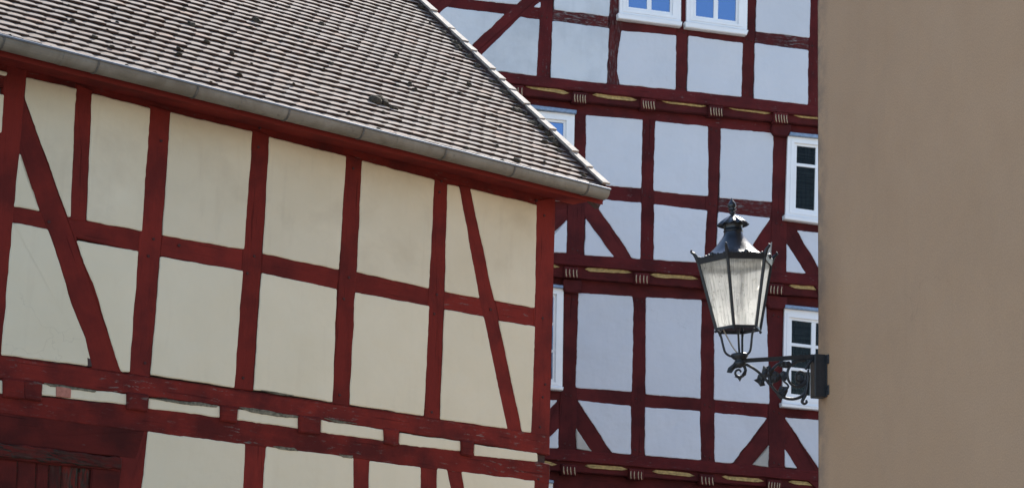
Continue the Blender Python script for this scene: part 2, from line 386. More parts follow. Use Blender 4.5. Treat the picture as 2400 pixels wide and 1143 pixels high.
# timbers
def q4(a, b, c, d): return [a, b, c, d]
tb('wall_plate', BP, q4((-80,120),(1302,452),(1302,494),(-80,162+24)), M_REDW, barn, -.004)
for px in ([(14,150),(64,165),(2,860),(-50,850)], [(177,195),(218,212),(203,520),(163,515)], [(350,245),(403,262),(353,885),(302,875)],
           [(588,300),(635,318),(594,915),(547,910)], [(809,360),(852,374),(820,952),(777,945)], [(1016,415),(1052,428),(1032,985),(991,978)]):
    tb('post', BP, px, M_RED, barn, .004)
tb('corner_post', BP, [(1257,470),(1303,461),(1288,1062),(1244,1020)], M_RED, barn, .004, rc=.01)
for px, m in (([(28,482),(338,541),(326,592),(26,520)], M_RED), ([(380,550),(577,585),(571,637),(374,600)], M_RED), ([(614,593),(799,631),(790,680),(610,638)], M_RED),
           ([(834,636),(1010,675),(1007,720),(829,683)], M_RED), ([(1040,682),(1257,721),(1253,768),(1038,723)], M_REDW)):
    tb('rail', BP, px, m, barn, 0)
tb('brace', BP, [(52,215),(62,228),(159,505),(182,563),(222,665),(260,790),(288,874),(214,864),(200,792),(172,724),(125,570),(94,496),(40,345)], M_RED, barn, .001)
tb('brace', BP, [(1075,432),(1105,438),(1161,703),(1171,750),(1228,1016),(1188,1008),(1132,741),(1122,699)], M_RED, barn, .001)
tb('sill_beam', BP, [(-60,822),(1290,1018),(1289,1066),(1112,1037),(903,1005),(706,977),(519,950),(300,922),(99,898),(-60,878)], M_REDW, barn, .008, thick=.14)
for x0, y0, x1, y1 in ((9,884,60,930),(56,888,101,934),(299,918,350,958),(518,948,559,985),(702,972,755,1012),(902,1002,938,1038),(1083,1030,1113,1064)):
    s = .115; o = [(x0,y0),(x1,y0+(x1-x0)*s),(x1-2,y1+6),(x0,y1)]
    tb('joist_end', BP, o, M_REDW, barn, .035, thick=.12, rc=.012, bev=.012, bevd=.012)
tb('lower_plate', BP, [(-60,915),(300,947),(519,977),(702,1003),(903,1032),(1084,1056),(1261,1081),(1289,1086),(1288,1134),(1254,1127),(987,1096),(829,1073),(575,1042),(347,1012),(-60,960)], M_REDW, barn, .006, thick=.14)
tb('lintel', BP, [(-60,955),(340,1008),(320,1075),(-60,1032)], M_REDK, barn, .002, thick=.14)
tb('door_head', BP, [(-60,1028),(286,1072),(283,1100),(-60,1062)], M_REDB, barn, .03, thick=.14, amp=.016)
for px in ([(286,1000),(349,1008),(320,1260),(262,1260)], [(572,1036),(627,1042),(610,1260),(562,1260)], [(827,1068),(869,1076),(864,1260),(823,1260)],
           [(985,1090),(1028,1093),(1026,1260),(983,1260)], [(1251,1120),(1288,1128),(1284,1260),(1247,1260)]):
    tb('post', BP, px, M_RED, barn, .004)
tb('brace', BP, [(1045,1095),(1086,1102),(1114,1260),(1080,1260)], M_RED, barn, .001)
M_LICH = simple('lichen_crust', (.15, .145, .11), .95, 0, .5, 30, .5, .1)
for px in ([(103,897),(150,901),(178,908),(226,912),(222,917),(160,911),(120,905)], [(352,931),(420,938),(475,943),(512,949),(508,953),(450,949),(390,941)], [(560,953),(600,957),(655,966),(702,974),(699,979),(640,974),(585,965)],
           [(760,980),(800,985),(838,992),(800,990)], [(640,1043),(690,1048),(700,1056),(655,1052)], [(795,1064),(828,1066),(826,1073),(805,1071)], [(612,915),(650,919),(690,927),(650,924)]):
    slab('lichen_patch', BP, px, M_LICH, barn, .018, -.02, step=.02, amp=.008, rc=.004, bev=.003, bevd=.004)
slab('gap', BP, [(205,838),(212,840),(216,858),(206,858)], M_CORE, barn, .0135, -.02, step=.02, amp=.004, rc=.002, bev=.002, bevd=.001)
# plank door lower left
dr = tb('door', BP, [(-80,1055),(222,1090),(210,1270),(-90,1270)], M_REDB, barn, -.012, thick=.04)
tb('door_frame', BP, [(-80,1052),(283,1093),(283,1106),(-80,1066)], M_REDK, barn, .016)
tb('door_frame', BP, [(216,1092),(285,1100),(265,1270),(204,1270)], M_REDK, barn, .012)
xx = [-60, -10, 42, 86, 116, 145, 185, 212]
for a, b in zip(xx, xx[1:]):
    ya, yb = 1072+a*.115, 1072+b*.115
    tb('plank', BP, [(a+1,ya),(b-1,yb),(b-9,1270),(a-7,1270)], M_REDK if (a//2) % 2 else M_REDB, dr, .0, thick=.03, amp=.003)
# ground storey shell below the frame
# hidden gable and rear: thin timber-red skin
obj('gable_wall', box_bm(BP, -.012, .0, 0, zt, -9.0, -.06), M_CREAM, barn)
gb = bmesh.new()

# pegs
bm = bmesh.new()
for px, py in ((380,232),(610,300),(1258,470),(1262,1122),(1035,425),(1150,725),(1278,900),(420,575),(115,520),(378,330),(360,560),(348,600),(340,850),(606,345),(596,600),(580,640),(570,885),(828,395),(818,650),(806,700),(796,925),(1030,450),(1024,690),(1018,735),(1012,965),(1276,505),(1272,745),(1266,1000),(1272,930)):
    u, z = BP.uz(px, py, .01); bm = bmesh.new(); tube_bm([BP.w(u, z, -.02), BP.w(u, z, .014)], .012, 8, bm); obj('peg', bm, M_PEG, barn)

# ---- roof
OE = .40
e0 = Vector(BP.uz(0, 88, OE)); e1 = Vector(BP.uz(1422, 447, OE))
E0 = BP.w(e0.x, e0.y, OE); E1 = BP.w(e1.x, e1.y, OE); UD = (E1-E0).normalized()
Nn = ray(1422, 447).cross(ray(978, 0)); ts = BP.n.dot(Nn)/Nn.z; SL = math.atan(ts)
print('roof slope', math.degrees(SL), 'eave tilt', math.degrees(math.asin(UD.z)), 'E0', E0, 'E1', E1, 'sun.n', SUNV.dot(Vector((BP.n.x*math.sin(SL), BP.n.y*math.sin(SL), math.cos(SL)))))
VS = (-BP.n*math.cos(SL)+Vector((0, 0, math.sin(SL)))); RN = UD.cross(VS).normalized()
if RN.z < 0: RN = -RN
def rp(u, v, h=0): return E1 + UD*u + VS*v + RN*h     # u<0 to the left, v upslope
RL = -(E1-E0).length-3.2; RV = 6.4
bm = bmesh.new()
vv = [rp(RL, 0, -.03), rp(-.03, 0, -.03), rp(-.03, RV, -.03), rp(RL, RV, -.03)]; ww = [p-Vector((0, 0, .12)) for p in vv]
A = [bm.verts.new(p) for p in vv]; B_ = [bm.verts.new(p) for p in ww]
bm.faces.new(A); bm.faces.new(B_[::-1])
for i in range(4): bm.faces.new((A[i-1], A[i], B_[i], B_[i-1]))
# rear slope
rg = rp(RL, RV, -.03); rg2 = rp(-.03, RV, -.03); dn = (-BP.n*math.cos(SL)-Vector((0, 0, math.sin(SL))))*RV
c1 = [bm.verts.new(p) for p in (rg2, rg, rg+dn, rg2+dn)]; bm.faces.new(c1)
c2 = [bm.verts.new(p-Vector((0, 0, .12))) for p in (rg2, rg, rg+dn, rg2+dn)]; bm.faces.new(c2[::-1])
for i in range(4): bm.faces.new((c1[i-1], c1[i], c2[i], c2[i-1]))
bmesh.ops.recalc_face_normals(bm, faces=bm.faces)
roof = obj('roof', bm, M_RED, barn)
# gable triangle
bm = bmesh.new(); ue = -.02
pts = [BP.w(ue, zt, -.05), BP.w(ue, zt, -2*RV*math.cos(SL)+.9), BP.w(ue, E1.z+RV*math.sin(SL)-.25, OE-RV*math.cos(SL))]
bm.faces.new([bm.verts.new(p) for p in pts]); ex = bmesh.ops.extrude_face_region(bm, geom=bm.faces[:]); bmesh.ops.translate(bm, verts=[v for v in ex['geom'] if isinstance(v, bmesh.types.BMVert)], vec=-BP.d*.15)
bmesh.ops.recalc_face_normals(bm, faces=bm.faces); obj('gable', bm, M_CREAM, barn)

EXP, TW = .115, .158
verts, faces, fm = [], [], []
rnd = random.Random(3)
nrow = int(RV/EXP); ncol = int(-RL/TW)+2
lift_row = [rnd.uniform(-.003, .003) for _ in range(nrow)]
rs = 0.0
for j in range(nrow):
    rs = rs*.6+rnd.gauss(0, .012)
    for i in range(ncol):
        uc = -(i+.5)*TW-.04+(TW/2 if j % 2 else 0)+rs+rnd.gauss(0, .0015)
        if uc > -.05: uc = -.06
        if uc-TW < RL: continue
        v0 = j*EXP + rnd.gauss(0, .0025) + .010*noise.noise(Vector((uc*.9, j*.7, 2)))
        rot = rnd.gauss(.012, .008); lift = .011+abs(rnd.gauss(0, .0022))+lift_row[j]*.5+.003*noise.noise(Vector((uc*.7, j*.4, 0)))
        sag = .016*noise.noise(Vector((uc*.35, j*.09, 5))); roll = rnd.gauss(0, .010)+.034; camb = rnd.uniform(.002, .005)
        Lt = EXP*1.5; th = .017; half = TW/2-.0012; base = len(verts)
        nc = 5
        for (vy, hh) in ((0, lift+.016), (.006, lift+.0185), (Lt, .0)):
            for k in range(nc):
                s = -1+2*k/(nc-1)
                du = s*half; h = hh+camb*(1-s*s)+roll*du+sag
                arc = .007*(s*s) if vy < .05 else 0
                verts.append(rp(uc+du*math.cos(rot)-vy*rot, v0+vy+arc+du*rot, h))
        for k in range(nc):
            s = -1+2*k/(nc-1); du = s*half
            verts.append(rp(uc+du, v0+.002+.007*s*s+du*rot, lift+.016+camb*(1-s*s)+roll*du+sag-th))
        for k in range(nc):
            s = -1+2*k/(nc-1); du = s*half
            verts.append(rp(uc+du, v0+Lt, -.012+sag+roll*du))
        for k in range(nc-1):
            a = base+k
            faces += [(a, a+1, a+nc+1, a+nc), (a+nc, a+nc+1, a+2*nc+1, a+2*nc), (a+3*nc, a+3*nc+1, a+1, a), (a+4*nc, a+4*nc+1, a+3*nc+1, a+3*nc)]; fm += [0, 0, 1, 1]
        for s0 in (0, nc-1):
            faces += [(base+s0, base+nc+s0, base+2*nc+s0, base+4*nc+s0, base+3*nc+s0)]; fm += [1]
print('tiles', len(verts)//25)
off = ROOT[barn.name]
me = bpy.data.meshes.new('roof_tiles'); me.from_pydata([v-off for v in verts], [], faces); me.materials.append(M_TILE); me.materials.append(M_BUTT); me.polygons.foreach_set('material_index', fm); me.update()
bmf = bmesh.new(); bmf.from_mesh(me); bmesh.ops.recalc_face_normals(bmf, faces=bmf.faces); bmf.to_mesh(me); bmf.free()
o = bpy.data.objects.new('roof_tiles', me); COL.objects.link(o); o.parent = roof
# verge strip of overlapping slates along the gable edge
bm = bmesh.new(); vlen = .36; k = 0
v = -.02
while v < RV:
    L = vlen*rnd.uniform(.6, 1.3); wd = rnd.uniform(.112, .128); j1 = rnd.uniform(-.006, .006); tl = rnd.uniform(-.004, .004)
    P = [rp(-wd, v, .090), rp(-.032+j1, v+rnd.uniform(-.012, .012), .098), rp(-.032+j1*.3, v+L+.03, .082), rp(-wd+.01, v+L+.03, .076)]
    T = [bm.verts.new(p+RN*tl) for p in P]; D = [bm.verts.new(p-RN*.022) for p in P]
    bm.faces.new(T); bm.faces.new(D[::-1])
    for i in range(4): bm.faces.new((T[i-1], T[i], D[i], D[i-1]))
    v += L
bmesh.ops.recalc_face_normals(bm, faces=bm.faces); obj('verge_strip', bm, M_VERGE, roof)
# bedding / barge board under the strip
bm = bmesh.new()
P = [rp(-.105, 0, -.10), rp(-.105, 0, .066), rp(-.045, 0, .066), rp(-.045, 0, -.13), rp(-.105, RV, -.10), rp(-.105, RV, .064), rp(-.045, RV, .064), rp(-.045, RV, -.13)]
V = [bm.verts.new(p) for p in P]
for q in ((0,1,2,3),(7,6,5,4),(0,4,5,1),(1,5,6,2),(2,6,7,3),(3,7,4,0)): bm.faces.new([V[i] for i in q])
bmesh.ops.recalc_face_normals(bm, faces=bm.faces); obj('barge_board', bm, M_CORE, roof)
# moss lumps
bm = bmesh.new()
def lump(u, v, r, h0=.02):
    m = Matrix.Translation(rp(u, v, h0)) @ Matrix(((UD.x, VS.x, RN.x, 0), (UD.y, VS.y, RN.y, 0), (UD.z, VS.z, RN.z, 0), (0, 0, 0, 1))) @ Matrix.Diagonal((rnd.uniform(.8, 1.5), rnd.uniform(.7, 1.1), rnd.uniform(.45, .8), 1))
    res = bmesh.ops.create_icosphere(bm, subdivisions=2 if r > .03 else 1, radius=r, matrix=m)
    for q in res['verts']: q.co += RN*noise.noise(q.co*30)*r*.55 + UD*noise.noise(q.co*24+Vector((5, 5, 5)))*r*.6
for _ in range(340):
    u = rnd.uniform(RL+2, -.15); j = rnd.randint(0, nrow-3); d = noise.noise(Vector((u*.5, j*.1, 8)))
    if d < -.15 and rnd.random() < .7: continue
    lump(u, j*EXP+rnd.uniform(-.006, .012), rnd.choice((.014, .018, .022, .03)) * rnd.uniform(.8, 1.25), .030)
for _ in range(60):     # along the verge, where the moss is thick
    vq = rnd.uniform(0, RV); lump(-.12-abs(rnd.gauss(0, .05)), vq, rnd.uniform(.02, .045), .03)
def roof_uv(px, py):
    r = ray(px, py); t = (E1-CAM).dot(RN)/r.dot(RN); q = CAM+r*t-E1; return q.dot(UD), q.dot(VS)
for px, py, r in ((877,243,.06),(900,250,.04),(888,240,.05),(925,262,.03),(915,258,.035),(1180,225,.035),(1310,360,.04),(1215,265,.035),(1075,225,.03)):
    a, b = roof_uv(px, py); lump(a, b, r, .03)
o = obj('moss', bm, M_MOSS, roof, smooth=True); o['kind'] = 'stuff'

# soffit, fascia
zf = E1.z
def along(u_from, u_to, prof, name, m, parent, seg=1):
    """extrude a profile [(offset, dz)] along the eave direction"""
    bm = bmesh.new(); rings = []
    for u in (u_from, u_to):
        c = E1+UD*u; rings.append([bm.verts.new(c+BP.n*a+Vector((0, 0, b))) for a, b in prof])
    n = len(prof)
    for i in range(n): j = (i+1) % n; bm.faces.new((rings[0][i], rings[0][j], rings[1][j], rings[1][i]))
    bm.faces.new(rings[0]); bm.faces.new(rings[1][::-1]); bmesh.ops.recalc_face_normals(bm, faces=bm.faces)
    uvl = bm.loops.layers.uv.verify()
    for f in bm.faces:
        for l in f.loops: q = l.vert.co-E1; l[uvl].uv = (q.dot(UD), q.z*1.0+q.dot(BP.n))
    return obj(name, bm, m, parent)
cu = e1.x                                   # corner lies at u = -e1.x from E1
along(RL+.3, -.05, [(-.02, -.045), (-.02, -.075), (-.05, -.085), (-.43, -.075), (-.43, .25)], 'eave_soffit', M_RED, barn)

# gutter
def gutter_prof(r, t=.004):
    o = []
    for k in range(13):
        a = math.pi+math.pi*k/12; o.append((math.cos(a)*r, math.sin(a)*r))
    o += [(r+.006, .004), (r+.008, .011), (r+.004, .018), (r-.004, .018), (r-.009, .011), (r-.007, .003)]
    i = [(math.cos(math.pi+math.pi*k/12)*(r-t), math.sin(math.pi+math.pi*k/12)*(r-t)) for k in range(12, -1, -1)]
    return o+i
GR = .078
def gut(u0, u1, r, dz=0, name='gutter', m=M_ZINC, par=barn):
    bm = bmesh.new(); pr = gutter_prof(r); n = len(pr); nseg = max(1, int((u1-u0)/.4)); rings = []
    for s in range(nseg+1):
        u = u0+(u1-u0)*s/nseg; c = E1+UD*u+BP.n*(GR*.55)+Vector((0, 0, -.035+dz))
        wob = .004*noise.noise(Vector((u*1.3, 0, 0))) if r == GR else .004*noise.noise(Vector((u*1.3, 0, 0)))
        rings.append([bm.verts.new(c+BP.n*a+Vector((0, 0, b+wob))) for a, b in pr])
    for s in range(nseg):
        for i in range(n): j = (i+1) % n; bm.faces.new((rings[s][i], rings[s][j], rings[s+1][j], rings[s+1][i]))
    for rr in (rings[0], rings[-1]):
        if name == 'gutter':
            bm.faces.new(rr[:13])
        else: bm.faces.new(rr)
    bmesh.ops.recalc_face_normals(bm, faces=bm.faces)
    return obj(name, bm, m, par, smooth=False)
gutter = gut(RL+.2, -.065, GR)
bm = bmesh.new(); tube_bm([E1+UD*(RL+.2+k*(-RL-.265)/24)+BP.n*(GR*1.55+.004)+Vector((0, 0, -.022+.004*noise.noise(Vector((k*.6, 0, 0))))) for k in range(25)], .0105, 10, bm); obj('gutter_bead', bm, M_BEAD, gutter, smooth=True)
gl_ = E1+BP.n*GR*.55
def eave_u(px):   # find u along the gutter for an image x
    lo, hi = RL, 1.0
    for _ in range(40):
        m_ = (lo+hi)/2; q = E1+UD*m_+BP.n*GR-CAM; x = 1200+FPX*q.dot(RT)/q.dot(FW)
        if x < px: lo = m_
        else: hi = m_
    return lo
for px in (6, 227, 459, 673, 847, 1040, 1201, 1373):
    u = eave_u(px); gut(u-.008, u+.008, GR+.006, 0, 'gutter_bracket', M_STRAP, gutter)
for px in (566, 150, 930):
    u = eave_u(px); gut(u-.018, u+.018, GR+.0025, 0, 'gutter_seam', M_ZINC, gutter)
# dark rafter foot below the gutter end
tb('rafter_foot', BP.shifted(.28), [(1382,452),(1424,455),(1404,487),(1386,470)], M_CORE, barn, 0, thick=.06)

# ------------------------------------------------------------------ far house
FC = Plane(at_depth(1400, 800, 28.0), AZ2); FB = FC.shifted(.16); FA = FC.shifted(.32); FD = FC.shifted(-.16)
house = thing('timber_framed_house', FC.w(0, 0, 0), 'tall house behind the barn, white plaster panels in dark red timber, white windows', 'house')
def zof(pl, y, x=1600): return pl.uz(x, y)[1]
zA, zB, zC = zof(FA, 240), zof(FB, 635), zof(FC, 1095)
UL, UR_ = -11.0, 9.5
obj('storey_wall', box_bm(FA, UL, UR_, zA-.1, zA+2.9, -9.4, -.05), M_CORE, house)
obj('storey_wall', box_bm(FB, UL, UR_, zB-.1, zA-.101, -9.2, -.05), M_CORE, house)
obj('storey_wall', box_bm(FC, UL, UR_, zC-.1, zB-.101, -9.0, -.05), M_CORE, house)
obj('storey_wall', box_bm(FD, UL, UR_, 0, zC-.101, -8.8, -.05), M_CORE, house)
# steep roof above (out of the frame)
bm = bmesh.new(); zr = zA+2.9
P = [FA.w(UL-.3, zr, .35), FA.w(UR_+.3, zr, .35), FA.w(UR_+.3, zr+3.9, -4.6), FA.w(UL-.3, zr+3.9, -4.6), FA.w(UL-.3, zr, -9.7), FA.w(UR_+.3, zr, -9.7)]
V = [bm.verts.new(p) for p in P]
for q in ((0,1,2,3),(3,2,5,4),(0,3,4),(1,5,2),(0,4,5,1)): bm.faces.new([V[i] for i in q])
bmesh.ops.recalc_face_normals(bm, faces=bm.faces); obj('roof', bm, simple('far_roof_tiles', (.16, .085, .06), .9), house)

AP = [([(1047,17),(1184,33),(1106,106),(1060,150),(1000,60)],1), ([(1109,0),(1211,11),(1268,-45),(1100,-60)],1), ([(1219,40),(1265,47),(1258,178),(1100,158),(1100,150),(1126,131)],1),
 ([(1250,16),(1267,18),(1267,4)],0), ([(1299,-90),(1434,-75),(1428,39),(1299,23)],1), ([(1295,49),(1428,66),(1422,196),(1291,183)],1),
 ([(1457,72),(1586,83),(1583,210),(1453,198),(1446,168),(1449,117)],0), ([(1614,84),(1741,101),(1738,227),(1611,214)],0), ([(1770,101),(1895,118),(1894,245),(1767,232)],0),
 ([(1774,-60),(1901,-45),(1898,89),(1772,74)],0)]
BPn = [([(1374,270),(1506,280),(1503,441),(1372,430)],0), ([(1536,284),(1660,296),(1660,460),(1531,447)],0), ([(1689,300),(1813,312),(1809,473),(1687,463)],0),
 ([(1250,600),(1329,514),(1328,592),(1250,588)],0), ([(1373,511),(1439,602),(1370,598)],0), ([(1404,466),(1503,475),(1501,607),(1480,604),(1465,577),(1404,490)],0),
 ([(1533,478),(1657,493),(1651,616),(1532,608)],0), ([(1684,496),(1806,511),(1731,620),(1677,615)],0), ([(1809,566),(1807,627),(1768,624)],2),
 ([(1868,540),(1950,549),(1950,680)],0), ([(1844,570),(1889,640),(1843,637)],0)]
CP = [([(1356,686),(1482,694),(1485,712),(1481,917),(1349,907)],0), ([(1514,696),(1644,702),(1642,933),(1513,924)],0), ([(1674,706),(1796,716),(1804,946),(1674,936)],0),
 ([(1270,936),(1307,936),(1270,980)],0), ([(1270,1043),(1309,1002),(1309,1049),(1270,1047)],0), ([(1351,1003),(1386,1056),(1351,1051)],2),
 ([(1354,938),(1479,950),(1479,1064),(1434,1060),(1394,998)],0), ([(1512,953),(1640,962),(1643,1077),(1512,1066)],0), ([(1674,966),(1799,978),(1717,1084),(1675,1082)],0),
 ([(1802,1043),(1801,1093),(1764,1088)],2), ([(1839,1051),(1869,1096),(1839,1093)],0), ([(1839,977),(1950,986),(1950,1142)],0)]
for pl, L in ((FA, AP), (FB, BPn), (FC, CP)):
    for px, k in L:
        slab('plaster_panel', pl, px, (M_WHITE, M_WHITE_D, M_GREYP)[k], house, .012 if k < 2 else .0125, -.03, step=.04, amp=.009, rc=.02 if k < 2 else .004, bev=.010, bevd=.006)
def T(name, pl, px, m=M_FAR, lv=0, **k): k.setdefault('amp', .009); return tb(name, pl, px, m, house, lv, **k)
# storey A
T('sill_beam', FA, [(1060,157),(1258,177),(1423,196),(1583,210),(1738,227),(1894,245),(1960,252),(1960,278),(1060,181)], M_FARW, .008, thick=.2)
T('sill_beam', FB, [(1230,586),(1328,592),(1439,602),(1532,608),(1651,616),(1761,628),(1843,637),(1889,641),(1960,647),(1960,674),(1230,612)], M_FARW, .008, thick=.2)
T('sill_beam', FC, [(1250,1046),(1309,1049),(1386,1056),(1479,1064),(1643,1077),(1717,1084),(1801,1093),(1960,1106),(1960,1131),(1250,1072)], M_FARW, .008, thick=.2)
T('moulded_fillet', FA.shifted(-.05), [(1060,178),(1960,275),(1960,300),(1060,207)], M_FAR, 0)
T('moulded_fillet', FB.shifted(-.05), [(1230,608),(1960,670),(1960,700),(1230,642)], M_FAR, 0)
T('moulded_fillet', FC.shifted(-.05), [(1250,1068),(1960,1127),(1960,1152),(1250,1098)], M_FAR, 0)
T('wall_plate', FB, [(1060,200),(1960,292),(1960,327),(1060,241)], M_FARW, .002)
T('wall_plate', FC, [(1230,636),(1960,694),(1960,730),(1230,679)], M_FAR, .002)
T('wall_plate', FD, [(1250,1093),(1960,1148),(1960,1250),(1250,1250)], M_FAR, .002)
for pl, px, m in (
 (FA, [(1267,-90),(1301,-90),(1289,185),(1257,180)], M_FARW), (FA, [(1428,-90),(1457,-90),(1460,72),(1451,117),(1448,168),(1453,200),(1421,197),(1428,60)], M_FARB), (FA, [(1588,-90),(1616,-90),(1609,215),(1581,212)], M_FAR),
 (FA, [(1744,-90),(1775,-90),(1765,234),(1736,228)], M_FAR), (FA, [(1897,-90),(1935,-90),(1930,250),(1892,246)], M_FARW),
 (FB, [(1332,262),(1376,266),(1369,601),(1327,595)], M_FAR), (FB, [(1504,277),(1539,280),(1531,610),(1500,608)], M_FARW), (FB, [(1657,294),(1692,298),(1676,618),(1649,616)], M_FAR), (FB, [(1811,308),(1849,312),(1843,641),(1805,636)], M_FAR),
 (FC, [(1320,672),(1358,682),(1350,1056),(1308,1051)], M_FAR), (FC, [(1480,690),(1516,693),(1511,1069),(1477,1066)], M_FAR), (FC, [(1642,698),(1677,702),(1676,1083),(1641,1079)], M_FAR), (FC, [(1797,712),(1840,718),(1840,1097),(1800,1094)], M_FAR)):
    T('post', pl, px, m, .004)
for pl, px, m in (
 (FA, [(1000,-12),(1109,-1),(1268,17),(1265,49),(1184,36),(1000,10)], M_FARW), (FA, [(1297,22),(1430,38),(1428,68),(1293,51)], M_FARB), (FA, [(1452,50),(1590,60),(1586,86),(1455,74)], M_FAR), (FA, [(1612,62),(1745,78),(1741,104),(1612,87)], M_FAR), (FA, [(1770,73),(1900,88),(1896,120),(1768,103)], M_FARB),
 (FB, [(1250,455),(1345,461),(1345,492),(1250,492)], M_FAR), (FB, [(1368,428),(1505,440),(1504,477),(1370,464)], M_FARW), (FB, [(1529,446),(1662,459),(1658,495),(1530,480)], M_FAR), (FB, [(1684,462),(1811,472),(1808,513),(1682,498)], M_FARB), (FB, [(1843,508),(1960,524),(1960,552),(1843,541)], M_FAR),
 (FC, [(1270,905),(1320,908),(1315,940),(1270,938)], M_FAR), (FC, [(1346,905),(1483,916),(1480,952),(1350,940)], M_FAR), (FC, [(1511,923),(1644,932),(1642,964),(1510,955)], M_FAR), (FC, [(1672,935),(1806,945),(1801,980),(1672,968)], M_FARW), (FC, [(1834,948),(1960,960),(1960,989),(1836,979)], M_FARW)):
    T('rail', pl, px, m, 0)
for pl, px, m in (
 (FA, [(1104,104),(1184,32),(1211,9),(1262,-45),(1310,-45),(1269,3),(1219,42),(1126,134),(1085,150)], M_FARW), (FA, [(1049,19),(1085,-30),(1040,-50),(960,50),(1000,62)], M_FAR),
 (FB, [(1310,465),(1352,470),(1329,517),(1250,602),(1240,550)], M_FAR), (FB, [(1366,462),(1404,464),(1406,488),(1467,576),(1482,607),(1436,605),(1371,510)], M_FAR), (FB, [(1812,500),(1812,566),(1768,628),(1728,624)], M_FARW), (FB, [(1841,530),(1868,537),(1952,682),(1925,690),(1889,643),(1841,568)], M_FAR),
 (FC, [(1309,930),(1313,1001),(1265,1050),(1265,980)], M_FAR), (FC, [(1348,928),(1356,936),(1396,997),(1436,1063),(1384,1059),(1349,1001)], M_FAR), (FC, [(1805,970),(1805,1045),(1762,1092),(1715,1088)], M_FAR), (FC, [(1836,968),(1952,1140),(1952,1180),(1868,1100),(1836,1050)], M_FAR)):
    T('brace', pl, px, m, .0015)
bm = bmesh.new()
for pl, pts in ((FA, ((1276,40),(1278,170),(1437,55),(1597,75),(1600,205),(1756,95),(1752,220),(1910,110))), (FB, ((1352,285),(1350,450),(1348,585),(1521,295),(1517,460),(1515,598),(1673,305),(1670,480),(1664,605),(1829,500),(1826,525),(1824,628))), (FC, ((1338,700),(1332,925),(1330,1040),(1499,705),(1497,935),(1495,1055),(1659,715),(1658,950),(1658,1070),(1819,740),(1820,965),(1820,1085)))):
    for px, py in pts:
        for dx in (-6, 6):
            u, z = pl.uz(px+dx, py+dx*.3, .01); bm = bmesh.new(); tube_bm([pl.w(u, z, -.02), pl.w(u, z, .016)], .013, 6, bm); obj('peg', bm, M_PEG, house)
# ochre fillets and carved joist ends
def ochre(pl, x0, y0, x1, y1):
    pts = [(x0,y0-1),(x0+8,y0-4),(x1-14,y1-6),(x1,y1+1),(x1-12,y1+3),(x0+14,y0+5)]
    slab('painted_fillet', pl.shifted(-.03), pts, M_YEL, house, 0, -.06, amp=.008, rc=.004, bev=.004, bevd=.004)
for a in ((1233,203,1334,217),(1389,223,1493,234),(1548,236,1655,248),(1705,252,1806,264),(1860,270,1950,279)): ochre(FA, *a)
for a in ((1270,616,1311,624),(1370,631,1480,637),(1524,644,1636,652),(1690,657,1795,665),(1850,670,1950,678)): ochre(FB, *a)
for a in ((1270,1082,1305,1087),(1371,1091,1471,1098),(1529,1104,1628,1113),(1692,1117,1791,1126),(1849,1129,1950,1137)): ochre(FC, *a)
def joist(pl, cx, cy, wpx=31, h=21):
    p2 = pl.shifted(-.02)
    x0, x1 = cx-wpx/2, cx+wpx/2
    b = slab('joist_end', p2, [(x0-2,cy-h/2-5),(x1+2,cy-h/2-2),(x1+1,cy+h/2+1),(x0-1,cy+h/2-1)], M_FAR, house, .03, -.12, amp=.004, rc=.015, bev=.012, bevd=.012)
    bm = bmesh.new()
    nk = rnd.choice((4, 5, 5)); lean = rnd.uniform(-1.5, 2.5)
    for k in range(nk):
        x = x0+3+k*(wpx-6)/(nk-1)+rnd.uniform(-.6, .6); pth = []
        for s in range(7):
            t = s/6; u, z = p2.uz(x-3*math.sin(t*math.pi)*.5+lean*t, cy-h/2+1+h*.9*t+k*.7, .035); pth.append(p2.w(u, z, .033+.012*math.sin(t*math.pi)))
        tube_bm(pth, [.004]+[.0068]*5+[.004], 6, bm)
    obj('carved_ribs', bm, M_RIB, b, smooth=True)
for c in ((1211,213),(1360,230),(1520,245),(1679,261),(1831,277)): joist(FA, *c)
for c in ((1340,639),(1505,653),(1663,665),(1820,678)): joist(FB, *c)
for c in ((1334,1101),(1492,1112),(1658,1125),(1816,1137)): joist(FC, *c)
def capital(pl, px):
    T('bracket', pl, px, M_FAR, .09, thick=.14, rc=.03, bev=.015, bevd=.02)
capital(FB, [(1811,288),(1856,292),(1853,310),(1847,320),(1816,317),(1810,306)])
capital(FC, [(1320,652),(1365,656),(1364,680),(1355,687),(1324,684),(1319,672)])
capital(FC, [(1799,690),(1846,694),(1845,714),(1836,724),(1806,722),(1798,708)])

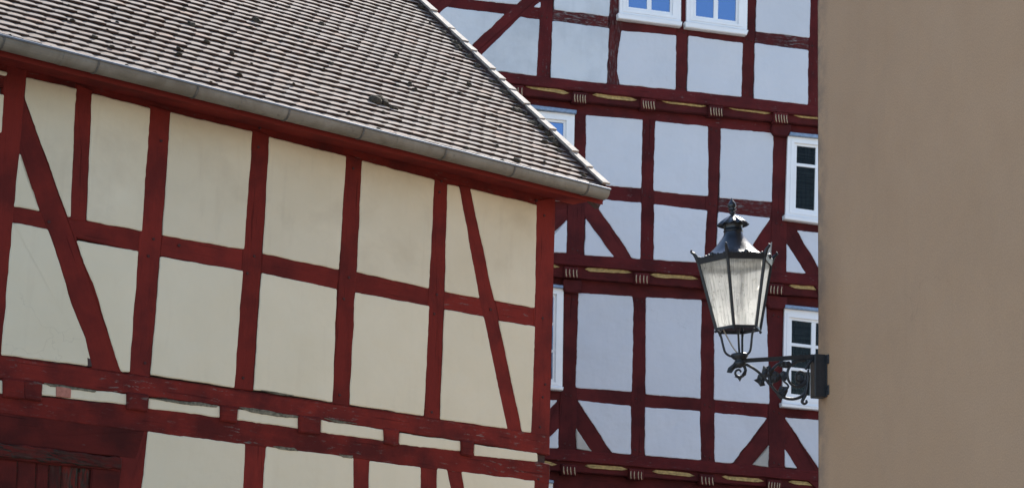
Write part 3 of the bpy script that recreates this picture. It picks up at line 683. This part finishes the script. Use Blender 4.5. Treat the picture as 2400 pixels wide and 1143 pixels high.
# windows: casing with an opening, sash frame, mullion bars, panes, sill, cap
def lerp2(q, s, t):   # bilinear in a px quad TL TR BR BL
    tl, tr, br, bl_ = q; f = lambda i: (tl[i]*(1-s)+tr[i]*s)*(1-t)+(bl_[i]*(1-s)+br[i]*s)*t; return (f(0), f(1))
def window(pl, outer, inner, cols, rows, sill=None, cap=None, clear=False, bar=.023):
    UZ = lambda L, off: [pl.uz(x, y, off) for x, y in L]
    wn = obj('window', ring_bm(pl, UZ(outer, .045), UZ(inner, .045), .045, -.06), M_WINW, house)
    # stepped moulding on the casing
    mid = [tuple(outer[i][k]*.45+inner[i][k]*.55 for k in (0, 1)) for i in range(4)]
    obj('casing_moulding', ring_bm(pl, UZ(mid, .052), UZ(inner, .052), .054, .03), M_WINW, wn)
    I = UZ(inner, .03); cx = sum(p[0] for p in I)/4; cz = sum(p[1] for p in I)/4
    B_ = [Vector(p) for p in I]
    fw = .042
    I2 = []
    for (sx, sz), p in zip(((1,-1),(-1,-1),(-1,1),(1,1)), B_): I2.append((p.x+sx*fw, p.y+sz*fw))
    obj('sash', ring_bm(pl, [tuple(p) for p in B_], I2, .022, -.03), M_WINW, wn)
    def bl2(s, t):
        f = lambda i: (I2[0][i]*(1-s)+I2[1][i]*s)*(1-t)+(I2[3][i]*(1-s)+I2[2][i]*s)*t; return Vector((f(0), f(1)))
    bm = bmesh.new(); xs = [0]+[c for c in cols]+[1]; ys = [0]+[r for r in rows]+[1]
    for i, c in enumerate(cols):
        a, b = bl2(c, 0), bl2(c, 1); h = bar*1.5; slab_bm(pl, [Vector((a.x-h, a.y)), Vector((a.x+h, a.y)), Vector((b.x+h, b.y)), Vector((b.x-h, b.y))], .019, -.02, amp=0, rc=0, bev=.004, bevd=.004, bm=bm)
    for r in rows:
        a, b = bl2(0, r), bl2(1, r); h = bar; slab_bm(pl, [Vector((a.x, a.y+h)), Vector((b.x, b.y+h)), Vector((b.x, b.y-h)), Vector((a.x, a.y-h))], .016, -.02, amp=0, rc=0, bev=.004, bevd=.004, bm=bm)
    if cols or rows: obj('glazing_bar', bm, M_WINW, wn)
    for i in range(len(xs)-1):
        for j in range(len(ys)-1):
            P = [bl2(xs[i], ys[j]), bl2(xs[i+1], ys[j]), bl2(xs[i+1], ys[j+1]), bl2(xs[i], ys[j+1])]
            bm = bmesh.new(); t1 = rnd.uniform(-.002, .002)
            V = [bm.verts.new(pl.w(p.x, p.y, .0+t1*(1 if k < 2 else -1))) for k, p in enumerate(P)]; bm.faces.new(V[::-1])
            f = bm.faces[:]; ex = bmesh.ops.extrude_face_region(bm, geom=f); bmesh.ops.translate(bm, verts=[v for v in ex['geom'] if isinstance(v, bmesh.types.BMVert)], vec=-pl.n*.005)
            bmesh.ops.recalc_face_normals(bm, faces=bm.faces)
            obj('pane', bm, M_CLEAR if clear else M_GLASS, wn)
    if clear:
        u0, u1 = min(p[0] for p in I), max(p[0] for p in I); z0, z1 = min(p[1] for p in I), max(p[1] for p in I)
        bm = bmesh.new(); n = 40
        prev = None
        for k in range(n+1):
            u = u0+(u1-u0)*k/n; o_ = -.036+.008*math.sin(k*1.9+math.sin(k)*.8)
            cur = (bm.verts.new(pl.w(u, z0, o_)), bm.verts.new(pl.w(u, z1, o_)))
            if prev: bm.faces.new((prev[0], cur[0], cur[1], prev[1]))
            prev = cur
        bmesh.ops.solidify(bm, geom=bm.faces[:], thickness=.003)
        obj('curtain', bm, M_CURT, wn)
    if sill: obj('sill', slab_bm(pl, [Vector(pl.uz(x, y, .11)) for x, y in sill], .11, -.02, amp=0, rc=.004, bev=.01, bevd=.012), M_WINW, wn)
    if cap: obj('drip_cap', slab_bm(pl, [Vector(pl.uz(x, y, .10)) for x, y in cap], .10, -.02, amp=.002, rc=.004, bev=.006, bevd=.006), M_LEAD, wn)
window(FA, [(1455,-190),(1598,-176),(1596,54),(1452,33)], [(1469,-175),(1581,-163),(1577,36),(1467,22)], [.5], [.33, .66], sill=[(1449,30),(1600,51),(1598,62),(1450,43)])
window(FA, [(1611,-170),(1755,-156),(1751,72),(1609,52)], [(1627,-155),(1736,-143),(1731,57),(1625,43)], [.5], [.33, .71], sill=[(1606,50),(1755,71),(1751,82),(1608,64)])
window(FB, [(1204,255),(1347,268),(1343,462),(1200,446)], [(1220,272),(1328,282),(1325,447),(1216,432)], [.5], [.33], sill=[(1196,446),(1347,461),(1345,471),(1197,456)], cap=[(1196,239),(1352,258),(1351,267),(1196,248)])
window(FB, [(1847,317),(1990,333),(1985,528),(1841,505)], [(1862,334),(1974,346),(1970,508),(1859,493)], [.5], [.30], sill=[(1839,503),(1992,524),(1990,533),(1840,513)], cap=[(1853,309),(1995,323),(1995,331),(1850,317)], clear=True)
window(FC, [(1175,660),(1321,676),(1318,910),(1172,894)], [(1191,676),(1305,689),(1302,895),(1188,881)], [.5], [.33, .66], sill=[(1166,892),(1322,906),(1320,914),(1168,901)], cap=[(1172,650),(1320,668),(1320,675),(1172,657)])
window(FC, [(1839,722),(1985,738),(1978,962),(1834,944)], [(1850,742),(1966,755),(1962,940),(1848,928)], [.5], [.33, .66], sill=[(1832,942),(1990,957),(1988,966),(1833,952)], cap=[(1841,713),(1990,728),(1990,736),(1840,721)], clear=True)
window(FD, [(1180,1118),(1296,1130),(1290,1330),(1175,1320)], [(1192,1134),(1280,1144),(1275,1310),(1187,1300)], [.5], [.33], cap=[(1175,1112),(1298,1124),(1298,1131),(1175,1120)])

# ------------------------------------------------------------------ beige house (right)
AW = R(8.9-20+180)                 # the wall runs from its far corner towards the camera
WC = at_depth(1917.5, 571, 13.0)
wd_ = Vector((math.sin(AW), math.cos(AW), 0))        # towards the camera
class WP(Plane):
    def __init__(s): s.d = wd_; s.n = Vector((wd_.y, -wd_.x, 0)); s.P = Vector((WC.x, WC.y, 0))
W = WP()
if W.n.x > 0: W.n = -W.n
print('wall n', W.n)
bh = thing('rendered_house', W.P.copy(), 'plain beige rendered house wall filling the right edge with a lantern at its corner', 'house')
bm = bmesh.new(); HB = 8.5; LW = 11.0; uvl = bm.loops.layers.uv.verify()
# near wall surface: a gently uneven sheet with thickness
nu, nz = 60, 60
grid = {}
for i in range(nu+1):
    for j in range(nz+1):
        u = 0.0+LW*(i/nu)**1.5; z = HB*j/nz; o_ = .006*noise.noise(Vector((u*1.1, z*1.1, 4)))*min(1, u*3)
        eg = .004*noise.noise(Vector((z*4, 0, 0))) if i == 0 else 0
        grid[i, j] = (bm.verts.new(W.w(u+eg, z, o_)), (u, z))
for i in range(nu):
    for j in range(nz):
        ks = ((i, j), (i+1, j), (i+1, j+1), (i, j+1)); f = bm.faces.new([grid[k][0] for k in ks]); f.smooth = True
        for l, k in zip(f.loops, ks): l[uvl].uv = grid[k][1]
def quad(ps, uvs):
    f = bm.faces.new([bm.verts.new(p) for p in ps])
    for l, q in zip(f.loops, uvs): l[uvl].uv = q
DB = 7.0
for j in range(nz):
    z0, z1 = HB*j/nz, HB*(j+1)/nz
    f = bm.faces.new((grid[0, j][0], grid[0, j+1][0], bm.verts.new(W.w(0, z1, -DB)), bm.verts.new(W.w(0, z0, -DB))))
    for l, q in zip(f.loops, ((0, z0), (0, z1), (DB, z1), (DB, z0))): l[uvl].uv = q
quad([W.w(LW, 0, 0), W.w(LW, HB, 0), W.w(LW, HB, -DB), W.w(LW, 0, -DB)], ((0,0),(0,HB),(DB,HB),(DB,0)))
quad([W.w(0, 0, -DB), W.w(LW, 0, -DB), W.w(LW, HB, -DB), W.w(0, HB, -DB)], ((0,0),(LW,0),(LW,HB),(0,HB)))
quad([W.w(0, HB, 0), W.w(0, HB, -DB), W.w(LW, HB, -DB), W.w(LW, HB, 0)], ((0,0),(0,DB),(LW,DB),(LW,0)))
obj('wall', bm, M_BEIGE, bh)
bm = bmesh.new()
P = [W.w(-.25, HB-.02, .3), W.w(LW+.3, HB-.02, .3), W.w(LW+.3, HB+2.6, -DB/2), W.w(-.25, HB+2.6, -DB/2), W.w(-.25, HB-.02, -DB-.3), W.w(LW+.3, HB-.02, -DB-.3)]
V = [bm.verts.new(p) for p in P]
for q in ((0,1,2,3),(3,2,5,4),(0,3,4),(1,5,2),(0,4,5,1)): bm.faces.new([V[i] for i in q])
bmesh.ops.recalc_face_normals(bm, faces=bm.faces); obj('roof', bm, M_TILE, bh)

# ------------------------------------------------------------------ wall lantern
UB = .125                                    # distance of the bracket from the corner along the wall
LPn = Plane.__new__(Plane); LPn.d = -W.n; LPn.n = W.d; LPn.P = W.w(UB, 0, 0)   # plane of the arm: d points into the wall, n to the camera
def lp(px, py, off=0.0): u, z = LPn.uz(px, py, off); return LPn.w(u, z, off)
b0 = lp(1733, 833); t0 = lp(1715, 470); AXL = (t0-b0); Hh = AXL.length; AX = AXL.normalized(); sS = Hh/363.0
ub, zb = LPn.uz(1925, 880)
lan = thing('wall_lantern', Vector(W.w(UB, LPn.uz(1925, 930)[1], 0)), 'black iron lantern with ribbed glass on a scrolled bracket at the beige wall', 'lantern')
print('lantern height', Hh, 'wall gap at box', ub)
toc = Vector((CAM.x-b0.x, CAM.y-b0.y, 0)); toc = (toc-AX*toc.dot(AX)).normalized(); rgt = AX.cross(toc).normalized()
if rgt.x < 0: rgt = -rgt
def L3(th, r, h):    # th from the camera direction, positive right; r,h in photo px
    return b0 + AX*(h*sS) + (toc*math.cos(th)+rgt*math.sin(th))*(r*sS)
DEL = R(19.5)
HX = [DEL+R(-30+60*k) for k in range(6)]
def lathe(prof, name, m, seg=24, par=None, flute=0, amp=0, smooth=True):
    bm = bmesh.new(); rings = []
    for r, h in prof:
        rings.append([bm.verts.new(L3(2*math.pi*k/seg, max(r, .01)*(1+(amp*math.cos(flute*2*math.pi*k/seg) if flute else 0)), h + (0))) for k in range(seg)])
    for a, b in zip(rings, rings[1:]):
        for k in range(seg): l = (k+1) % seg; bm.faces.new((a[k], a[l], b[l], b[k]))
    bm.faces.new(rings[0]); bm.faces.new(rings[-1]); bmesh.ops.recalc_face_normals(bm, faces=bm.faces)
    return obj(name, bm, m, par or lan, smooth=smooth)
hT, rT, hB_, rB = 217, 89, 60, 52
# roof: smooth cone blending into the hexagonal rim
bm = bmesh.new(); rings = []; SG = 48
def hexr(th):
    a = (th-DEL+R(0)) % R(60); a = abs(a-R(30)) if True else a
    # vertices are at DEL-30+60k -> flat centre at DEL+60k
    b = ((th-DEL+R(30)) % R(60))-R(30); return math.cos(R(30))/math.cos(b)
for r, h, hx in ((80, 219, 1), (83, 225, 1), (74, 229, .9), (61, 238, .5), (49, 249, .2), (38, 261, 0), (29, 272, 0), (23.5, 281, 0), (22, 287, 0)):
    rings.append([bm.verts.new(L3(2*math.pi*k/SG, r*((1-hx)*.97+hx*hexr(2*math.pi*k/SG)), h)) for k in range(SG)])
for a, b in zip(rings, rings[1:]):
    for k in range(SG): l = (k+1) % SG; bm.faces.new((a[k], a[l], b[l], b[k]))
bmesh.ops.recalc_face_normals(bm, faces=bm.faces)
canopy = obj('canopy', bm, M_IRON2, lan, smooth=True)
lathe([(21, 283), (21.5, 288), (23, 289), (23, 291), (21.5, 292), (21.5, 301), (22.5, 303), (22.5, 305), (24, 311), (20, 312)], 'chimney', M_IRON2, 32, canopy)
# fluted cap
bm = bmesh.new(); SG = 64; rings = []
for r, h, am in ((17, 306, 0), (30, 306.5, .05), (35.5, 303.5, .07), (35.5, 305.5, .07), (29, 312, .05), (20, 319, .03), (11, 325, 0), (5, 328, 0)):
    rings.append([bm.verts.new(L3(2*math.pi*k/SG, r*(1+am*math.cos(12*2*math.pi*k/SG)), h+am*16*math.cos(12*2*math.pi*k/SG))) for k in range(SG)])
for a, b in zip(rings, rings[1:]):
    for k in range(SG): l = (k+1) % SG; bm.faces.new((a[k], a[l], b[l], b[k]))
bm.faces.new(rings[0]); bm.faces.new(rings[-1]); bmesh.ops.recalc_face_normals(bm, faces=bm.faces); obj('fluted_cap', bm, M_IRON2, canopy, smooth=True)
lathe([(4, 325), (3.5, 329), (7, 332), (7.5, 334), (4, 336), (3.5, 338), (9, 340), (10, 342), (5, 343.5), (8.5, 346), (10, 350), (9.5, 354), (7.5, 358), (4.5, 362), (1.5, 366), (.5, 370)], 'finial', M_IRON2, 16, canopy)
# frame: rims and mullions
def hexring(r0, h0, r1, h1, wdt, name):
    bm = bmesh.new()
    for k in range(6):
        a, b = HX[k], HX[(k+1) % 6]
        for rr, hh in ((r0, h0), (r1, h1)):
            pass
        P = [L3(a, r0, h0), L3(b, r0, h0), L3(b, r1, h1), L3(a, r1, h1)]; Q = [L3(a, r0-wdt, h0), L3(b, r0-wdt, h0), L3(b, r1-wdt, h1), L3(a, r1-wdt, h1)]
        V = [bm.verts.new(p) for p in P+Q]
        for q in ((0,1,2,3),(7,6,5,4),(0,4,5,1),(3,2,6,7)): bm.faces.new([V[i] for i in q])
    bmesh.ops.recalc_face_normals(bm, faces=bm.faces); return obj(name, bm, M_IRON, lan)
hexring(rT+1.5, hT-7, rT+6, hT+6, 9, 'upper_rim'); hexring(rB+2.5, hB_-2.5, rB+2.5, hB_+3.5, 3, 'lower_rim')
for k in range(6):
    bm = bmesh.new(); a = HX[k]
    tube_bm([L3(a, rB+1, hB_), L3(a, rT, hT)], 3.7*sS, 6, bm); obj('glazing_rib', bm, M_IRON, lan)
    # pane
    b = HX[(k+1) % 6]; bm = bmesh.new(); uvl = bm.loops.layers.uv.verify()
    P = [L3(a, rB-1, hB_+2), L3(b, rB-1, hB_+2), L3(b, rT-2, hT-1), L3(a, rT-2, hT-1)]
    uvs = [(-rB/2, 0), (rB/2, 0), (rT/2, 157), (-rT/2, 157)]
    f = bm.faces.new([bm.verts.new(p) for p in P])
    for l, q in zip(f.loops, uvs): l[uvl].uv = (q[0]*sS+k*.7, q[1]*sS+k*.33)
    obj('glass_pane', bm, M_LAMP, lan)
    # corner acroterion: curled leaf rising outward
    bm = bmesh.new()
    pth = smooth_path([L3(a, rT-1, hT+0), L3(a, rT+4, hT+10), L3(a, rT+9, hT+17), L3(a, rT+15, hT+21), L3(a, rT+15, hT+25)], 4)
    tube_bm(pth, [5.5*sS*(1-.65*i/(len(pth)-1)) for i in range(len(pth))], 6, bm)
    for q, rr in (((rT+1, hT+8), 5), ((rT+6, hT+11), 4), ((rT+14.5, hT+25), 2.6), ((rT-3, hT+4), 5)):
        bmesh.ops.create_icosphere(bm, subdivisions=1, radius=rr*sS, matrix=Matrix.Translation(L3(a, *q)))
    obj('corner_ornament', bm, M_IRON, lan, smooth=True)
lathe([(30, hT+14), (60, hT+1), (74, hT-3)], 'added_reflector', simple('bounce_white', (.85, .85, .82), .4), 32)  # added unseen disc, bounces light inside to brighten the glass
# crest: small scrolls along the rim
bm = bmesh.new()
for k in range(6):
    A_, B2 = L3(HX[k], rT+3, hT+4), L3(HX[(k+1) % 6], rT+3, hT+4)
    for j in range(1, 10):
        t = j/10; p = A_.lerp(B2, t); hgt = (11 if j == 5 else 6.5 if j in (4, 6) else 4+2*(j % 2))
        m_ = Matrix.Translation(p+AX*hgt*.35*sS) @ Matrix.Diagonal((1, 1, 1.2, 1))
        bmesh.ops.create_icosphere(bm, subdivisions=1, radius=hgt*.62*sS, matrix=m_)
obj('crest', bm, M_IRON, lan, smooth=True)
# bottom plate of glass
bm = bmesh.new(); uvl = bm.loops.layers.uv.verify(); f = bm.faces.new([bm.verts.new(L3(a, rB-2, hB_+1)) for a in HX])
for l, a in zip(f.loops, HX): l[uvl].uv = (math.cos(a)*.1, math.sin(a)*.1)
obj('bottom_glass', bm, M_CLEAR, lan)
# small feet under the corners, cage rods
for k in range(6):
    bm = bmesh.new(); bmesh.ops.create_icosphere(bm, subdivisions=1, radius=4*sS, matrix=Matrix.Translation(L3(HX[k], rB+2, hB_-5))); obj('rim_stud', bm, M_IRON, lan, smooth=True)
for a in (R(-72), R(48), R(168)):
    bm = bmesh.new(); pth = smooth_path([L3(a, rB-3, hB_-3), L3(a, rB-10, 44), L3(a, 37, 20), L3(a, 33, 7), L3(a, 24, 0), L3(a, 12, -2)], 5); tube_bm(pth, 2.7*sS, 8, bm); obj('cage_rod', bm, M_IRON, lan, smooth=True)
bm = bmesh.new(); tube_bm([L3(0, 3, hB_+70), L3(0, 1, 5)], 2.4*sS, 8, bm); obj('centre_rod', bm, M_IRON, lan, smooth=True)
bm = bmesh.new(); tube_bm(smooth_path([L3(R(-70), 36, hB_), L3(R(-70), 25, 38), L3(R(-70), 14, 18), L3(R(-60), 5, 6)], 5), 1.6*sS, 6, bm); obj('cable', bm, M_CABLE, lan, smooth=True)
lathe([(8, 6), (17, 5), (20, 2), (20, -2), (15, -7), (10, -10), (12, -13), (15, -17), (13, -22), (7, -25), (3, -28)], 'socket', M_IRON, 24)
# arm: tapering T-iron
def strip_bm(pts, hw, off0, off1, bm=None):
    """flat bar following photo points on the arm plane"""
    bm = bm or bmesh.new()
    P = [LPn.uz(x, y) for x, y in pts]; f = []
    V = [[bm.verts.new(LPn.w(u, z, o_)) for u, z in P] for o_ in (off0, off1)]
    bm.faces.new(V[0]); bm.faces.new(V[1][::-1])
    n = len(P)
    for i in range(n): bm.faces.new((V[0][i-1], V[0][i], V[1][i], V[1][i-1]))
    bmesh.ops.recalc_face_normals(bm, faces=bm.faces); return bm
obj('arm', strip_bm([(1733,839),(1745,840),(1905,830),(1905,840),(1745,849),(1733,850)], 0, -.012, .012), M_IRON, lan)
# wall box with plate
u1, z1 = LPn.uz(1925, 832); u2, z2 = LPn.uz(1925, 932)
# in wall coordinates: along u (UB +- .045), height z2..z1, out .0 - .075
bm = box_bm(W, UB-.045, UB+.045, z2, z1, .012, .085, bev=.004); obj('wall_box', bm, M_IRON, lan)
bm = box_bm(W, UB-.05, UB+.05, z2+.002, z1-.002, .001, .0125, bev=.002)
for za, zb_ in ((z1-.065, z1-.005), (z2+.012, z2+.075)):
    box_bm(W, UB-.085, UB+.085, za, zb_, .001, .011, bm, bev=.003)
pt = obj('wall_plate', bm, M_IRON, lan)
for za in (z1-.035, z2+.043):
    for s in (-1, 1):
        bm = bmesh.new(); tube_bm([W.w(UB+s*.07, za, .008), W.w(UB+s*.07, za, .019)], .008, 6, bm); obj('bolt', bm, M_IRON2, pt)
# scrollwork, traced on the arm plane
def scroll(pts, r0, r1, name='scroll', k=6, par=lan):
    pth = smooth_path([lp(x, y) for x, y in pts], k); n = len(pth)
    bm = bmesh.new(); tube_bm(pth, [(r0+(r1-r0)*i/(n-1))*sS for i in range(n)], 8, bm); return obj(name, bm, M_IRON, par, smooth=True)
z8 = lambda L: [(1580+x/2.24, 450+y/2.241) for x, y in L]
scroll(z8([(340,893),(380,905),(425,930),(465,965),(500,1005),(530,1040),(565,1072),(610,1085),(655,1078),(685,1055),(700,1010),(706,960)]), 3.2, 3.8)
scroll(z8([(700,1015),(690,1060),(678,1085),(672,1100),(683,1110),(696,1102),(692,1090)]), 4.6, 2.4)
scroll(z8([(706,930),(690,1000),(650,1022),(612,1005),(595,965),(604,920),(640,890),(690,880)]), 2.6, 3.6)
scroll(z8([(640,1020),(680,1000),(690,965),(665,940),(640,955),(640,985),(660,992)]), 3.0, 2.2)
scroll(z8([(690,930),(715,890),(740,868)]), 3.0, 3.6)
scroll(z8([(505,1000),(500,960),(530,915),(570,893),(610,900)]), 3.6, 3.0)
scroll(z8([(560,1060),(600,1020),(572,985),(600,965)]), 2.4, 2.2)
scroll(z8([(300,925),(318,905),(345,902),(368,915),(374,940),(360,965),(338,968),(322,955),(325,938),(342,932),(352,945)]), 4.2, 2.2)
# leaves: lobed plates with thickness and a swollen middle
def leaf(pts, k=1.12, name='leaf', par=lan, th=.012):
    P = [Vector(LPn.uz(x, y)) for x, y in z8(pts)]; c = sum(P, Vector((0, 0)))/len(P); P = [c+(p-c)*k for p in P]; bm = bmesh.new(); n = len(P)
    off = rnd.uniform(-.008, .012)
    F = [bm.verts.new(LPn.w(p.x, p.y, off+rnd.uniform(-.004, .004))) for p in P]; B2 = [bm.verts.new(LPn.w(p.x, p.y, off-.008)) for p in P]
    M1 = [bm.verts.new(LPn.w(*(p*.5+c*.5), off+th*.8*(1 if i % 2 else .45))) for i, p in enumerate(P)]
    cf = bm.verts.new(LPn.w(c.x, c.y, off+th*.5)); cb = bm.verts.new(LPn.w(c.x, c.y, off-.014))
    for i in range(n):
        bm.faces.new((F[i-1], F[i], M1[i], M1[i-1])); bm.faces.new((M1[i-1], M1[i], cf)); bm.faces.new((B2[i], B2[i-1], cb)); bm.faces.new((F[i], F[i-1], B2[i-1], B2[i]))
    bmesh.ops.recalc_face_normals(bm, faces=bm.faces); return obj(name, bm, M_IRON, par)
for L in ([(283,942),(290,920),(308,905),(335,898),(365,900),(372,912),(345,918),(320,925),(305,945)],
          [(464,940),(470,915),(485,920),(500,910),(505,925),(522,932),(515,955),(500,965),(480,972),(462,960)],
          [(424,985),(440,978),(445,960),(468,962),(482,978),(472,995),(478,1010),(455,1015),(445,1000)],
          [(505,955),(530,940),(548,948),(560,965),(552,985),(530,998),(510,985)],
          [(545,905),(560,885),(580,892),(600,888),(618,905),(600,922),(575,920),(558,915)],
          [(562,950),(575,938),(590,945),(596,965),(588,985),(570,982),(560,968)],
          [(552,1040),(562,1018),(580,1022),(598,1020),(596,1045),(585,1068),(565,1085),(545,1060)],
          [(630,945),(660,935),(685,950),(700,985),(690,1020),(655,1035),(625,1010)],
          [(488,1000),(505,985),(520,995),(515,1012),(498,1012)],
          [(318,968),(335,975),(345,990),(355,972),(372,962),(378,935),(366,938),(358,958),(338,966)]): leaf(L, .55 if L[0] == (630,945) else 1.12)
print('objects', len(bpy.data.objects))
